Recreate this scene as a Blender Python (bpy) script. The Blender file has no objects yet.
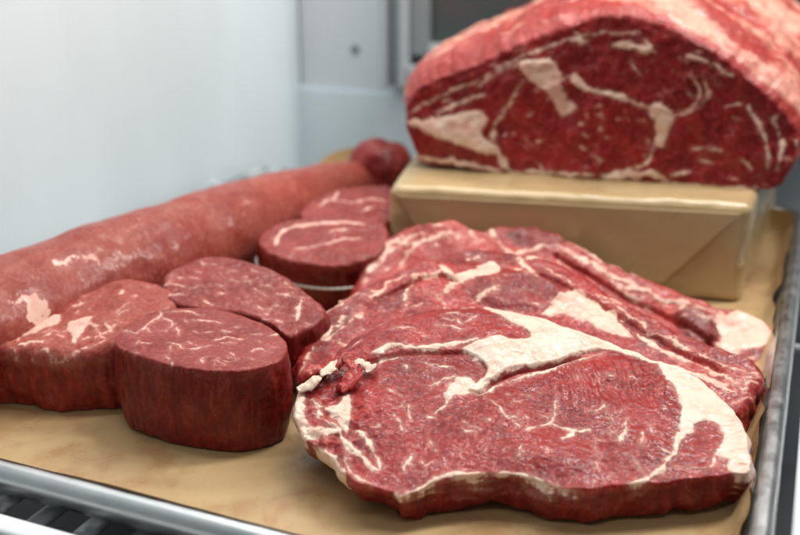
import bpy, math
import numpy as np
from mathutils import Matrix, Vector

scene = bpy.context.scene
COL = scene.collection
rng = np.random.default_rng(7)

# ------------------------------------------------------------------ camera
F_PX, PITCH, CAM_H = 1000.0, math.radians(20.0), 0.25
CAMP = np.array([0.0, 0.0, CAM_H])

def ray(px, py):
    x = (px - 400.0) / F_PX
    y = -(py - 267.5) / F_PX
    c, s = math.cos(PITCH), math.sin(PITCH)
    return np.array([x, c + y * s, -s + y * c])

def at(px, py, z=0.0):
    d = ray(px, py)
    return CAMP + d * ((z - CAM_H) / d[2])

cam_data = bpy.data.cameras.new('camera')
cam = bpy.data.objects.new('camera', cam_data)
COL.objects.link(cam)
cam.location = CAMP
cam.rotation_euler = (math.pi / 2 - PITCH, 0, 0)
cam_data.sensor_width = 36.0
cam_data.lens = 45.0
cam_data.clip_start = 0.01
cam_data.clip_end = 50.0
cam_data.dof.use_dof = True
cam_data.dof.focus_distance = 0.475
cam_data.dof.aperture_fstop = 5.6
cam_data.dof.aperture_blades = 9
scene.camera = cam

# ------------------------------------------------------------------ noise
_perm = np.random.default_rng(3).permutation(256)
_perm = np.concatenate([_perm, _perm, _perm])
_grad = np.random.default_rng(5).normal(size=(256, 3))
_grad /= np.linalg.norm(_grad, axis=1)[:, None]

def perlin(p):
    p = np.asarray(p, float)
    i = np.floor(p).astype(int)
    f = p - i
    i &= 255
    u = f * f * f * (f * (f * 6 - 15) + 10)
    out = 0
    for dx in (0, 1):
        for dy in (0, 1):
            for dz in (0, 1):
                h = _perm[_perm[_perm[i[:, 0] + dx] + i[:, 1] + dy] + i[:, 2] + dz]
                g = _grad[h]
                d = ((f - np.array([dx, dy, dz])) * g).sum(1)
                w = (u[:, 0] if dx else 1 - u[:, 0]) * (u[:, 1] if dy else 1 - u[:, 1]) * (u[:, 2] if dz else 1 - u[:, 2])
                out = out + w * d
    return out * 1.6

def fbm(p, scale, octaves=3, seed=0.0):
    p = np.asarray(p, float) * scale + seed * 17.31
    a, s, o = 1.0, 0.0, 0.0
    for k in range(octaves):
        o = o + a * perlin(p + k * 9.7)
        s += a
        p = p * 2.03
        a *= 0.5
    return o / s

# ------------------------------------------------------------------ objects
def tag(o, label=None, cat=None, group=None, kind=None):
    if label: o['label'] = label
    if cat: o['category'] = cat
    if group: o['group'] = group
    if kind: o['kind'] = kind
    return o

def empty(name, loc, rot=None):
    o = bpy.data.objects.new(name, None)
    o.empty_display_size = 0.02
    COL.objects.link(o)
    o.location = loc
    if rot is not None:
        o.rotation_euler = rot
    return o

def link_mesh(name, verts, faces, mat, parent=None, matrix=None, smooth=True, attrs=None, normals=None):
    me = bpy.data.meshes.new(name)
    verts = np.asarray(verts, float)
    me.from_pydata(verts.tolist(), [], [tuple(f) for f in faces])
    me.update()
    if smooth:
        me.polygons.foreach_set('use_smooth', np.ones(len(me.polygons), bool))
    if attrs:
        for k, v in attrs.items():
            a = me.attributes.new(k, 'FLOAT', 'POINT')
            a.data.foreach_set('value', np.asarray(v, np.float32))
    if normals is not None:
        me.normals_split_custom_set_from_vertices(np.asarray(normals).tolist())
    me.materials.append(mat)
    o = bpy.data.objects.new(name, me)
    COL.objects.link(o)
    if matrix is not None:
        o.matrix_world = matrix
    if parent is not None:
        o.parent = parent
    return o

def vnormals(v, faces):
    n = np.zeros_like(v)
    q = np.array([f if len(f) == 4 else (f[0], f[1], f[2], f[2]) for f in faces])
    a = np.cross(v[q[:, 2]] - v[q[:, 0]], v[q[:, 3]] - v[q[:, 1]])
    t = q[:, 2] == q[:, 3]
    if t.any():
        a[t] = np.cross(v[q[t, 1]] - v[q[t, 0]], v[q[t, 2]] - v[q[t, 0]])
    for k in range(4):
        np.add.at(n, q[:, k], a)
    return n / (np.linalg.norm(n, axis=1)[:, None] + 1e-12)

# ------------------------------------------------------------------ node helper
class NB:
    def __init__(self, name):
        self.mat = bpy.data.materials.new(name)
        self.mat.use_nodes = True
        self.nt = self.mat.node_tree
        self.nt.nodes.clear()
        self.out = self.nt.nodes.new('ShaderNodeOutputMaterial')
        self.b = self.nt.nodes.new('ShaderNodeBsdfPrincipled')
        self.nt.links.new(self.b.outputs[0], self.out.inputs[0])
        self.tc = self.nt.nodes.new('ShaderNodeTexCoord').outputs['Object']

    def put(self, sock, v):
        if hasattr(v, 'is_output'):
            self.nt.links.new(v, sock)
        else:
            if isinstance(v, (tuple, list)) and len(v) == 3 and sock.type == 'RGBA':
                v = (*v, 1.0)
            sock.default_value = v

    def m(self, op, a, b=0.0, c=0.0, clamp=False):
        n = self.nt.nodes.new('ShaderNodeMath')
        n.operation = op
        n.use_clamp = clamp
        self.put(n.inputs[0], a); self.put(n.inputs[1], b); self.put(n.inputs[2], c)
        return n.outputs[0]

    def mapr(self, v, a, b, c=0.0, d=1.0, smooth=True):
        n = self.nt.nodes.new('ShaderNodeMapRange')
        n.interpolation_type = 'SMOOTHSTEP' if smooth else 'LINEAR'
        for k, x in zip(range(5), (v, a, b, c, d)):
            self.put(n.inputs[k], x)
        return n.outputs[0]

    def noise(self, scale, detail=3.0, rough=0.5, dist=0.0, vec=None):
        n = self.nt.nodes.new('ShaderNodeTexNoise')
        self.put(n.inputs['Vector'], vec if vec is not None else self.tc)
        n.inputs['Scale'].default_value = scale
        n.inputs['Detail'].default_value = detail
        n.inputs['Roughness'].default_value = rough
        n.inputs['Distortion'].default_value = dist
        return n.outputs[0]

    def voronoi(self, scale, vec=None, feature='F1', rnd=1.0):
        n = self.nt.nodes.new('ShaderNodeTexVoronoi')
        n.feature = feature
        self.put(n.inputs['Vector'], vec if vec is not None else self.tc)
        n.inputs['Scale'].default_value = scale
        n.inputs['Randomness'].default_value = rnd
        return n.outputs[0]

    def mapping(self, scale=(1, 1, 1), rot=(0, 0, 0), vec=None):
        n = self.nt.nodes.new('ShaderNodeMapping')
        self.put(n.inputs[0], vec if vec is not None else self.tc)
        n.inputs['Scale'].default_value = scale
        n.inputs['Rotation'].default_value = rot
        return n.outputs[0]

    def warp(self, vec, scale, amount):
        n = self.nt.nodes.new('ShaderNodeTexNoise')
        self.put(n.inputs['Vector'], vec)
        n.inputs['Scale'].default_value = scale
        s = self.nt.nodes.new('ShaderNodeVectorMath'); s.operation = 'SUBTRACT'
        self.nt.links.new(n.outputs['Color'], s.inputs[0]); s.inputs[1].default_value = (.5, .5, .5)
        k = self.nt.nodes.new('ShaderNodeVectorMath'); k.operation = 'SCALE'
        self.nt.links.new(s.outputs[0], k.inputs[0]); k.inputs['Scale'].default_value = amount
        a = self.nt.nodes.new('ShaderNodeVectorMath'); a.operation = 'ADD'
        self.put(a.inputs[0], vec); self.nt.links.new(k.outputs[0], a.inputs[1])
        return a.outputs[0]

    def mix(self, f, a, b, mode='MIX'):
        n = self.nt.nodes.new('ShaderNodeMix')
        n.data_type = 'RGBA'
        n.blend_type = mode
        self.put(n.inputs[0], f); self.put(n.inputs[6], a); self.put(n.inputs[7], b)
        return n.outputs[2]

    def attr(self, name):
        n = self.nt.nodes.new('ShaderNodeAttribute')
        n.attribute_name = name
        return n.outputs['Fac']

    def bump(self, h, strength, dist, prev=None):
        n = self.nt.nodes.new('ShaderNodeBump')
        self.put(n.inputs['Strength'], strength)
        n.inputs['Distance'].default_value = dist
        self.put(n.inputs['Height'], h)
        if prev is not None:
            self.nt.links.new(prev, n.inputs['Normal'])
        return n.outputs[0]

    def set(self, **kw):
        for k, v in kw.items():
            self.put(self.b.inputs[k.replace('_', ' ')], v)
        return self.mat

# ------------------------------------------------------------------ meat materials
def meat_material(name, dark, mid, light, fat_a, fat_b, grain=1.0, marble=1.0, wet=0.3, streak=0.6, coat=0.35, fibre_rot=0.0, edge_wob=1.6, soft=1.0, coat_bump=.8, crev_k=.3):
    n = NB(name)
    tc = n.tc
    fat, side, marb, tone = n.attr('fat'), n.attr('side'), n.attr('marb'), n.attr('tone')
    w1 = n.noise(170, 4, .6)
    w2 = n.noise(700, 3, .6)
    fv = n.m('ADD', fat, n.m('MULTIPLY', n.m('SUBTRACT', w1, .5), edge_wob * 2))
    fv = n.m('ADD', fv, n.m('MULTIPLY', n.m('SUBTRACT', w2, .5), 1.1))
    mask = n.mapr(fv, -.45 * soft, .65 * soft)
    halo = n.m('MULTIPLY', n.mapr(fv, -2.6, .6), .44)
    # marbling: thin broken veins
    wv = n.warp(tc, 90, .006)
    nv = n.noise(120, 2.5, .55, .6, vec=wv)
    rid = n.m('ABSOLUTE', n.m('SUBTRACT', nv, .5))
    thr = n.m('MULTIPLY', n.mapr(n.noise(75, 2), .48, .72), .030)
    vein = n.m('MULTIPLY', n.mapr(n.m('SUBTRACT', thr, rid), -.006, .008), marb)
    # short flecks
    fl = n.noise(330, 2, .5, 1.2, vec=wv)
    fleck = n.m('MULTIPLY', n.mapr(fl, .66, .73), n.m('MULTIPLY', n.mapr(n.noise(60, 1), .42, .62), marb))
    vein = n.m('MULTIPLY', n.m('MAXIMUM', n.m('MULTIPLY', vein, .30), n.m('MULTIPLY', fleck, .8)), marble, clamp=True)
    # lean colour
    big = n.noise(38, 3, .55)
    fine = n.noise(420, 3, .6)
    lean = n.mix(n.mapr(big, .32, .68), dark, mid)
    lean = n.mix(n.mapr(n.m('ADD', n.m('MULTIPLY', fine, .7), n.m('MULTIPLY', w1, .3)), .44, .66, 0, .75), lean, light)
    crev = n.mapr(n.voronoi(390, vec=n.warp(n.mapping(scale=(.75, 1, 1)), 190, .0045), feature='DISTANCE_TO_EDGE'), .0, .16, 1, 0)
    crev = n.m('MULTIPLY', crev, n.mapr(n.noise(80, 3, .6), .40, .60, 0, crev_k))
    lean = n.mix(crev, lean, (dark[0] * .9, dark[1] * .6, dark[2] * .6))
    # side: vertical streaks of silverskin
    sv = n.warp(n.mapping(scale=(1, 1, .3)), 120, .003)
    st = n.noise(230, 4, .65, .4, vec=sv)
    stf = n.m('MULTIPLY', n.m('MULTIPLY', n.mapr(st, .54, .76), side), streak)
    lean = n.mix(stf, lean, n.mix(.5, light, fat_b))
    lean = n.mix(n.m('MULTIPLY', side, .82), lean, n.mix(n.mapr(st, .3, .7), (dark[0] * .5, dark[1] * .22, dark[2] * .2), (dark[0] * 1.15, dark[1] * .8, dark[2] * .7)))  # side walls also darkened: shade put into the lean colour
    hs = n.nt.nodes.new('ShaderNodeHueSaturation')
    n.put(hs.inputs['Color'], lean); n.put(hs.inputs['Value'], tone)
    lean = hs.outputs[0]
    fatc = n.mix(n.mapr(n.noise(55, 4, .6), .35, .7), fat_a, fat_b)
    fatc = n.mix(n.mapr(n.noise(120, 4, .65, .8), .56, .74, 0, .40), fatc, (fat_b[0] * .92, fat_b[1] * .62, fat_b[2] * .55))
    sm = n.m('ABSOLUTE', n.m('SUBTRACT', n.noise(42, 3, .6, .9, vec=n.warp(n.mapping(scale=(1, 2.2, 1), rot=(0, 0, .35)), 60, .008)), .5))
    seam = n.m('MULTIPLY', n.mapr(sm, .0, .022, 1, 0), n.mapr(n.noise(35, 2), .38, .6))
    fatc = n.mix(n.m('MULTIPLY', seam, .42), fatc, (fat_b[0] * .78, fat_b[1] * .50, fat_b[2] * .42))
    fatc = n.mix(n.mapr(n.noise(26, 3, .55), .42, .68, 0, .55), fatc, (fat_a[0] * 1.0, fat_a[1] * .94, fat_a[2] * .88))
    col = n.mix(halo, lean, n.mix(.5, lean, fat_b))
    col = n.mix(n.m('MAXIMUM', mask, n.m('MULTIPLY', vein, .8)), col, fatc)
    # relief
    fib = n.noise(520, 3, .6, .8, vec=n.warp(n.mapping(scale=(1, .45, 1), rot=(0, 0, fibre_rot)), 200, .002))
    vor = n.voronoi(420, vec=n.warp(tc, 260, .003), feature='SMOOTH_F1')
    hl = n.m('ADD', n.m('MULTIPLY', fib, .9), n.m('MULTIPLY', vor, .9))
    hl = n.m('ADD', hl, n.m('MULTIPLY', n.noise(1300, 2, .7), .9))
    hl = n.m('MULTIPLY', hl, n.m('SUBTRACT', 1.0, n.m('MULTIPLY', n.m('MAXIMUM', mask, n.m('MULTIPLY', side, .6)), .72)))
    h = n.m('ADD', hl, n.m('MULTIPLY', mask, .5))
    h = n.m('ADD', h, n.m('MULTIPLY', w1, .9))
    h = n.m('SUBTRACT', h, n.m('MULTIPLY', n.m('MULTIPLY', seam, mask), .9))
    nb = n.bump(h, min(1.0, .55 * grain), .00075)
    rough = n.m('ADD', wet + .07, n.m('MULTIPLY', n.mapr(n.noise(90, 3), .35, .7), .22))
    rough = n.m('ADD', rough, n.m('MULTIPLY', mask, .08))
    n.set(Base_Color=col, Roughness=rough, Normal=nb, Specular_IOR_Level=.22,
          Subsurface_Weight=.18, Subsurface_Scale=.0035, Coat_Weight=n.m('MULTIPLY', n.m('MULTIPLY', n.mapr(n.noise(48, 3, .6), .40, .66, .35, 1.0), coat), n.m('SUBTRACT', 1.0, crev)), Coat_Roughness=.09)
    n.b.inputs['Subsurface Radius'].default_value = (1.0, .32, .22)
    cellv = n.warp(n.mapping(scale=(.75, 1, 1)), 190, .0045)
    gl = n.m('ADD', n.m('MULTIPLY', n.noise(135, 2.0, .5, .5), 1.1), n.m('MULTIPLY', n.voronoi(390, vec=cellv, feature='SMOOTH_F1'), -.55))
    gl = n.m('ADD', gl, n.m('MULTIPLY', n.noise(900, 1.0), .13))
    gl = n.m('MULTIPLY', gl, n.m('SUBTRACT', 1.0, n.m('MULTIPLY', mask, .75)))
    n.put(n.b.inputs['Coat Normal'], n.bump(gl, coat_bump, .0010))
    return n.mat

M = {}
M['ribeye'] = meat_material('ribeye_meat', (.17, .005, .006), (.33, .018, .017), (.47, .056, .048), (.77, .62, .51), (.73, .49, .39), grain=.8, marble=.9, wet=.26, fibre_rot=.2, coat=.5, coat_bump=1.0, crev_k=.6)
M['ribeye_far'] = meat_material('ribeye_meat_bright', (.18, .006, .007), (.33, .021, .019), (.49, .068, .057), (.76, .55, .43), (.70, .35, .27), grain=.8, marble=.9, wet=.22, edge_wob=2.0, coat=.42)
M['ribeye_pink'] = meat_material('ribeye_meat_pink', (.21, .008, .009), (.37, .034, .029), (.53, .11, .088), (.76, .55, .44), (.72, .37, .29), grain=.8, marble=.9, wet=.22, edge_wob=2.4, soft=1.8, coat=.42)
M['filet'] = meat_material('filet_meat', (.18, .012, .009), (.275, .033, .026), (.37, .074, .060), (.80, .54, .45), (.70, .36, .29), grain=.6, marble=.75, wet=.28, coat=.32, edge_wob=1.0, coat_bump=.5, streak=.7, crev_k=.12)
M['roast_face'] = meat_material('roast_cut_face', (.16, .005, .006), (.31, .014, .015), (.46, .045, .042), (.90, .70, .56), (.82, .47, .36), grain=.8, marble=1.0, wet=.28, coat=.4, edge_wob=1.8, soft=1.2)
M['roast_cap'] = meat_material('roast_fat_cap', (.29, .015, .013), (.39, .048, .038), (.48, .11, .088), (.70, .39, .30), (.58, .20, .15), grain=.5, marble=.8, wet=.30, streak=.0, edge_wob=3.0, soft=3.5, coat=.4, coat_bump=.5)
M['loin'] = meat_material('tenderloin_meat', (.25, .034, .025), (.315, .068, .049), (.38, .115, .085), (.80, .52, .43), (.68, .32, .26), grain=.3, marble=.45, wet=.34, coat=.25, streak=.3, edge_wob=2.0, coat_bump=.3, crev_k=.06)

# ------------------------------------------------------------------ geometry helpers for meat
def seg_dist(P, a, b):
    ab = b - a
    t = np.clip(((P - a) @ ab) / (ab @ ab + 1e-18), 0, 1)
    return np.linalg.norm(P - (a + t[:, None] * ab), axis=1), t

def poly_sd(P, poly):
    d = np.full(len(P), 1e9)
    inside = np.zeros(len(P), bool)
    n = len(poly)
    for i in range(n):
        a, b = poly[i], poly[(i + 1) % n]
        d = np.minimum(d, seg_dist(P, a, b)[0])
        c = ((a[1] > P[:, 1]) != (b[1] > P[:, 1]))
        with np.errstate(divide='ignore', invalid='ignore'):
            xx = (b[0] - a[0]) * (P[:, 1] - a[1]) / (b[1] - a[1] + 1e-18) + a[0]
        inside ^= c & (P[:, 0] < xx)
    return np.where(inside, d, -d)

def line_d(P, pts):
    d = np.full(len(P), 1e9)
    for a, b in zip(pts[:-1], pts[1:]):
        d = np.minimum(d, seg_dist(P, a, b)[0])
    return d

def catmull(pts, per=12, closed=True):
    pts = np.asarray(pts, float)
    n = len(pts)
    out = []
    rngi = range(n) if closed else range(n - 1)
    for i in rngi:
        if closed:
            p0, p1, p2, p3 = pts[i - 1], pts[i], pts[(i + 1) % n], pts[(i + 2) % n]
        else:
            p0, p1, p2, p3 = pts[max(i - 1, 0)], pts[i], pts[i + 1], pts[min(i + 2, n - 1)]
        for k in range(per):
            t = k / per
            out.append(.5 * ((2 * p1) + (-p0 + p2) * t + (2 * p0 - 5 * p1 + 4 * p2 - p3) * t ** 2 + (-p0 + 3 * p1 - 3 * p2 + p3) * t ** 3))
    if not closed:
        out.append(pts[-1])
    return np.array(out)

def resample_closed(c, n):
    c2 = np.vstack([c, c[:1]])
    s = np.concatenate([[0], np.cumsum(np.linalg.norm(np.diff(c2, axis=0), axis=1))])
    t = np.linspace(0, s[-1], n, endpoint=False)
    return np.stack([np.interp(t, s, c2[:, k]) for k in range(c2.shape[1])], 1)

class Plane:
    """a local frame on a surface: origin, x axis, y axis (both in world space)"""
    def __init__(self, origin, xa, ya):
        self.o = np.array(origin, float)
        self.x = np.array(xa, float); self.x /= np.linalg.norm(self.x)
        ya = np.array(ya, float); ya -= self.x * (ya @ self.x)
        self.y = ya / np.linalg.norm(ya)
        self.n = np.cross(self.x, self.y)
    def px(self, pts):
        out = []
        for p in pts:
            d = ray(*p)
            t = ((self.o - CAMP) @ self.n) / (d @ self.n)
            w = CAMP + d * t - self.o
            out.append((w @ self.x, w @ self.y))
        return np.array(out)
    def matrix(self):
        m = Matrix.Identity(4)
        for i in range(3):
            m[i][0], m[i][1], m[i][2], m[i][3] = self.x[i], self.y[i], self.n[i], self.o[i]
        return m
    def world(self, v):
        return self.o + v[:, :1] * self.x + v[:, 1:2] * self.y + v[:, 2:3] * self.n
    def local(self, w):
        w = w - self.o
        return np.stack([w @ self.x, w @ self.y, w @ self.n], 1)

def tilt_plane(px, py, z, slope, yaw=0.0):
    """plane through the point under pixel (px,py) at height z, rising away from the viewer with slope"""
    o = at(px, py, z)
    c, s = math.cos(yaw), math.sin(yaw)
    xa = np.array([c, s, 0.0]); ya = np.array([-s, c, slope])
    return Plane(o, xa, ya)

def rand_marble(poly_px, n, lo, hi, w0, w1, seed, ang=None, spread=3.2):
    """short broken streaks of fat scattered over a cut face"""
    r = np.random.default_rng(seed)
    pp = np.array(poly_px, float)
    a, b = pp.min(0), pp.max(0)
    out = []
    while len(out) < n:
        p = a + (b - a) * r.random(2)
        if poly_sd(p[None], pp)[0] < 3: continue
        th = r.uniform(0, math.pi) if ang is None else ang + r.normal() * spread
        L = r.uniform(lo, hi) * (1 if r.random() < .8 else 1.7)
        pts = [p]
        for k in range(3):
            th += r.normal() * .45
            p = p + np.array([math.cos(th), math.sin(th) * .6]) * L / 3
            pts.append(p)
        out.append(('line', [tuple(q) for q in pts], r.uniform(w0, w1), 1))
    return out

def eval_fat(P, plane, feats, mm_per_px, fw=1.0, seed=0.0):
    fat = np.full(len(P), -12.0)
    q = np.concatenate([P, np.zeros((len(P), 1))], 1)
    W = np.stack([fbm(q, 95, 4, seed + 71), fbm(q, 95, 4, seed + 72)], 1) * .0030 * fw
    W += np.stack([fbm(q, 420, 2, seed + 73), fbm(q, 420, 2, seed + 74)], 1) * .0009 * fw
    wid = np.clip(1 + fbm(q, 130, 3, seed + 75) * 1.7, .25, 2.0)
    Pw = P + W
    for f in feats:
        pts = plane.px(f[1])
        if f[0] == 'poly':
            v = poly_sd(Pw, catmull(pts, 3)) * 1000
        else:
            per = 4
            if len(f) > 3:
                per = 1
            if len(pts) > 2 and per > 1:
                pts = catmull(pts, per, closed=False)
            c = pts.mean(0); R = np.linalg.norm(pts - c, axis=1).max() + .006
            near = np.where(((Pw - c) ** 2).sum(1) < R * R)[0]
            if len(near) == 0: continue
            Q = Pw[near]
            d = np.full(len(near), 1e9); tp = np.zeros(len(near))
            n = len(pts) - 1
            for k in range(n):
                dk, tk = seg_dist(Q, pts[k], pts[k + 1])
                b = dk < d
                d[b] = dk[b]; tp[b] = (k + tk[b]) / n
            taper = .35 + .65 * np.sin(math.pi * np.clip(tp, .02, .98)) ** .6
            v = np.full(len(P), -12.0)
            v[near] = f[2] * .5 * mm_per_px * wid[near] * taper - d * 1000
        fat = np.maximum(fat, v)
    return fat

def meat_slab(label, cat, group, name, plane, outline_px, center_px, thick, mats, feats=(), mm_per_px=.46, na=420, nr=80, ns=40,
              rim_r=.0016, bulge=.003, relief=None, marb=.6, tone=1.0, tone_fn=None, noise_amp=.0008, shrink=0.0, out_noise=.0008,
              part_names=('cut_face', 'outer_side'), clamp_z=.0014, side_fade=.5, dome=0.0, seed=1.0, side_lumps=.0012, parent=None, thick_fn=None, fw=1.0, side_feats=(), side_mott=4.0):
    out2 = resample_closed(catmull(plane.px(outline_px), 10), na)
    if poly_area(out2) < 0:
        out2 = out2[::-1]
    c = plane.px([center_px])[0]
    # slightly ragged outline
    tang = np.roll(out2, -1, 0) - np.roll(out2, 1, 0)
    nrm = np.stack([tang[:, 1], -tang[:, 0]], 1)
    nrm /= np.linalg.norm(nrm, axis=1)[:, None] + 1e-12
    q3 = np.concatenate([out2, np.zeros((na, 1))], 1)
    out2 = out2 + nrm * (fbm(q3, 110, 4, seed) * out_noise * 2)[:, None]
    for _ in range(2):
        nrm = (nrm + np.roll(nrm, 1, 0) + np.roll(nrm, -1, 0)) / 3
    nrm /= np.linalg.norm(nrm, axis=1)[:, None] + 1e-12
    rad = np.linalg.norm(out2 - c, axis=1)
    # radial parameter: dense at the rim
    tt = np.linspace(0, 1, nr + 1)[1:]
    edge = max(rim_r, .001) / rad.mean()
    tt = np.concatenate([tt[tt < 1 - edge * 1.2], 1 - edge * np.array([.95, .75, .55, .38, .24, .12, .04, 0])])
    verts2 = (c + tt[:, None, None] * (out2[None] - c)).reshape(-1, 2)
    P = np.vstack([c[None], verts2])
    e = np.concatenate([[rad.mean()], ((1 - tt[:, None]) * rad[None]).reshape(-1)])
    fat = eval_fat(P, plane, feats, mm_per_px, fw, seed)
    z = np.zeros(len(P))
    p3 = np.concatenate([P, z[:, None]], 1)
    z += fbm(p3, 45, 3, seed + 2) * noise_amp * 2.2 + fbm(p3, 260, 3, seed + 3) * noise_amp * .55
    z += np.clip((fat + .6) / 1.6, 0, 1) * .0006
    if relief is not None:
        z += relief(P, plane)
    z += dome * (1 - (1 - e / rad.mean()).clip(0, 1) ** 2)
    er = np.clip(e, 0, rim_r)
    z -= rim_r - np.sqrt(np.maximum(rim_r ** 2 - (rim_r - er) ** 2, 0))
    V = [np.concatenate([P, z[:, None]], 1)]
    K = len(tt)
    top_rim = V[0][-na:]
    rimfat = fat[-na:].copy()
    if side_feats:
        sfv = eval_fat(P[-na:], plane, side_feats, mm_per_px, fw, seed)
        rimfat = np.maximum(rimfat, sfv * 3.5 + 3)
    # side wall
    ss = np.linspace(0, 1, ns + 1)[1:]
    T = thick if thick_fn is None else thick_fn(out2, plane)
    T = np.broadcast_to(T, (na,))
    SH = shrink if not callable(shrink) else shrink(out2, plane)
    sv, sf = [], []
    for s in ss:
        off = bulge * math.sin(math.pi * min(1, s * 1.02)) - SH * s ** 1.3
        zz = top_rim[:, 2] - T * s
        q = np.stack([top_rim[:, 0], top_rim[:, 1], zz], 1)
        ln = (fbm(q, 60, 3, seed + 5) * side_lumps * 2.4 + fbm(q, 300, 2, seed + 6) * .00025) * min(1, s * 6)
        rb = .004
        db = (1 - s) * T
        rd = np.where(db < rb, rb - np.sqrt(np.maximum(rb ** 2 - (rb - db) ** 2, 0)), 0)
        xy = top_rim[:, :2] + nrm * (off + ln - rd)[:, None]
        sv.append(np.concatenate([xy, zz[:, None]], 1))
        sf.append(rimfat - s * np.mean(T) * 1000 * side_fade + fbm(q * (np.array([.45, .45, 3.0]) if side_mott > 6 else np.array([1, 1, 1.6])), 95, 4, seed + 8) * side_mott * min(1, s * 5))
    V.append(np.concatenate(sv)); sfat = np.concatenate(sf)
    bottom = np.array([[c[0], c[1], V[1][-na:, 2].mean()]])
    A = np.concatenate(V + [bottom])
    W = plane.world(A)
    if clamp_z is not None:
        W[:, 2] = np.maximum(W[:, 2], clamp_z)
        A = plane.local(W)
    fat_all = np.concatenate([fat, sfat, [-12]])
    side_all = np.concatenate([np.zeros(len(P)), np.clip(np.repeat(ss, na) * 9, 0, 1), [1]])
    side_all[len(P) - na:len(P)] = .0
    tn = np.full(len(A), tone)
    if tone_fn is not None:
        tn[:len(P)] *= tone_fn(P, plane)
    mb = np.concatenate([marb(P, plane) if callable(marb) else np.full(len(P), marb), np.full(len(A) - len(P), .22)])
    i = np.arange(na); j = (i + 1) % na
    ftop = [(0, 1 + a, 1 + b) for a, b in zip(i, j)]
    for k in range(K - 1):
        a = 1 + k * na
        ftop += list(zip(a + i, a + na + i, a + na + j, a + j))
    base = 1 + (K - 1) * na
    fside = []
    for k in range(len(ss)):
        a = base + k * na
        fside += list(zip(a + i, a + na + i, a + na + j, a + j))
    last = base + len(ss) * na
    fside += [(last + a, len(A) - 1, last + b) for a, b in zip(i, j)]
    N = vnormals(A, ftop + fside)
    root = parent
    mtx = plane.matrix()
    if root is None:
        foot = plane.o.copy()
        root = empty(name, foot)
        root.matrix_world = mtx
        tag(root, label, cat, group)
    objs = []
    for nm, fc, mat in ((part_names[0], ftop, mats[0]), (part_names[1], fside, mats[1])):
        idx = np.unique(np.array([x for f in fc for x in f]))
        mp = np.full(len(A), -1); mp[idx] = np.arange(len(idx))
        ff = [tuple(int(mp[x]) for x in f) for f in fc]
        o = link_mesh(nm, A[idx], ff, mat, None, None, True,
                      dict(fat=fat_all[idx], side=side_all[idx], marb=mb[idx], tone=tn[idx]), N[idx])
        o.parent = root
        objs.append(o)
    return root, objs

def poly_area(p):
    return .5 * np.sum(p[:, 0] * np.roll(p[:, 1], -1) - np.roll(p[:, 0], -1) * p[:, 1])

def sstep(x, a, b):
    t = np.clip((x - a) / (b - a), 0, 1)
    return t * t * (3 - 2 * t)

# ================================================================== RIBEYE STEAKS
STK = 'ribeye steaks shingled in a stack on the tray'
# ---- front steak
pl1 = tilt_plane(520, 484, .0205, .26, yaw=math.radians(-3))
out1 = [(297, 392), (294, 408), (296, 425), (304, 440), (316, 446), (332, 459), (348, 478), (366, 487), (390, 492), (400, 496), (420, 489),
        (434, 483), (455, 477), (478, 475), (505, 476), (531, 479), (557, 487), (583, 491), (619, 487), (650, 484), (690, 479), (727, 475), (748, 473),
        (752, 462), (749, 440), (740, 420), (727, 403), (711, 388), (696, 377), (680, 369), (657, 361), (632, 348), (593, 331), (561, 320), (540, 313), (515, 306),
        (480, 302), (450, 303), (420, 306), (400, 311), (380, 317), (367, 325), (345, 337), (332, 351), (320, 366), (305, 381)]
cap_low = [(318, 369), (340, 363), (360, 361), (378, 359), (400, 353), (430, 352), (462, 351), (476, 358), (486, 369), (482, 383), (492, 381), (510, 372), (552, 365),
           (580, 357), (600, 352), (620, 353), (640, 360), (665, 364)]
cap_poly = cap_low + [(690, 370), (640, 330), (560, 300), (480, 280), (400, 290), (340, 320), (300, 360)]
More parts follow.
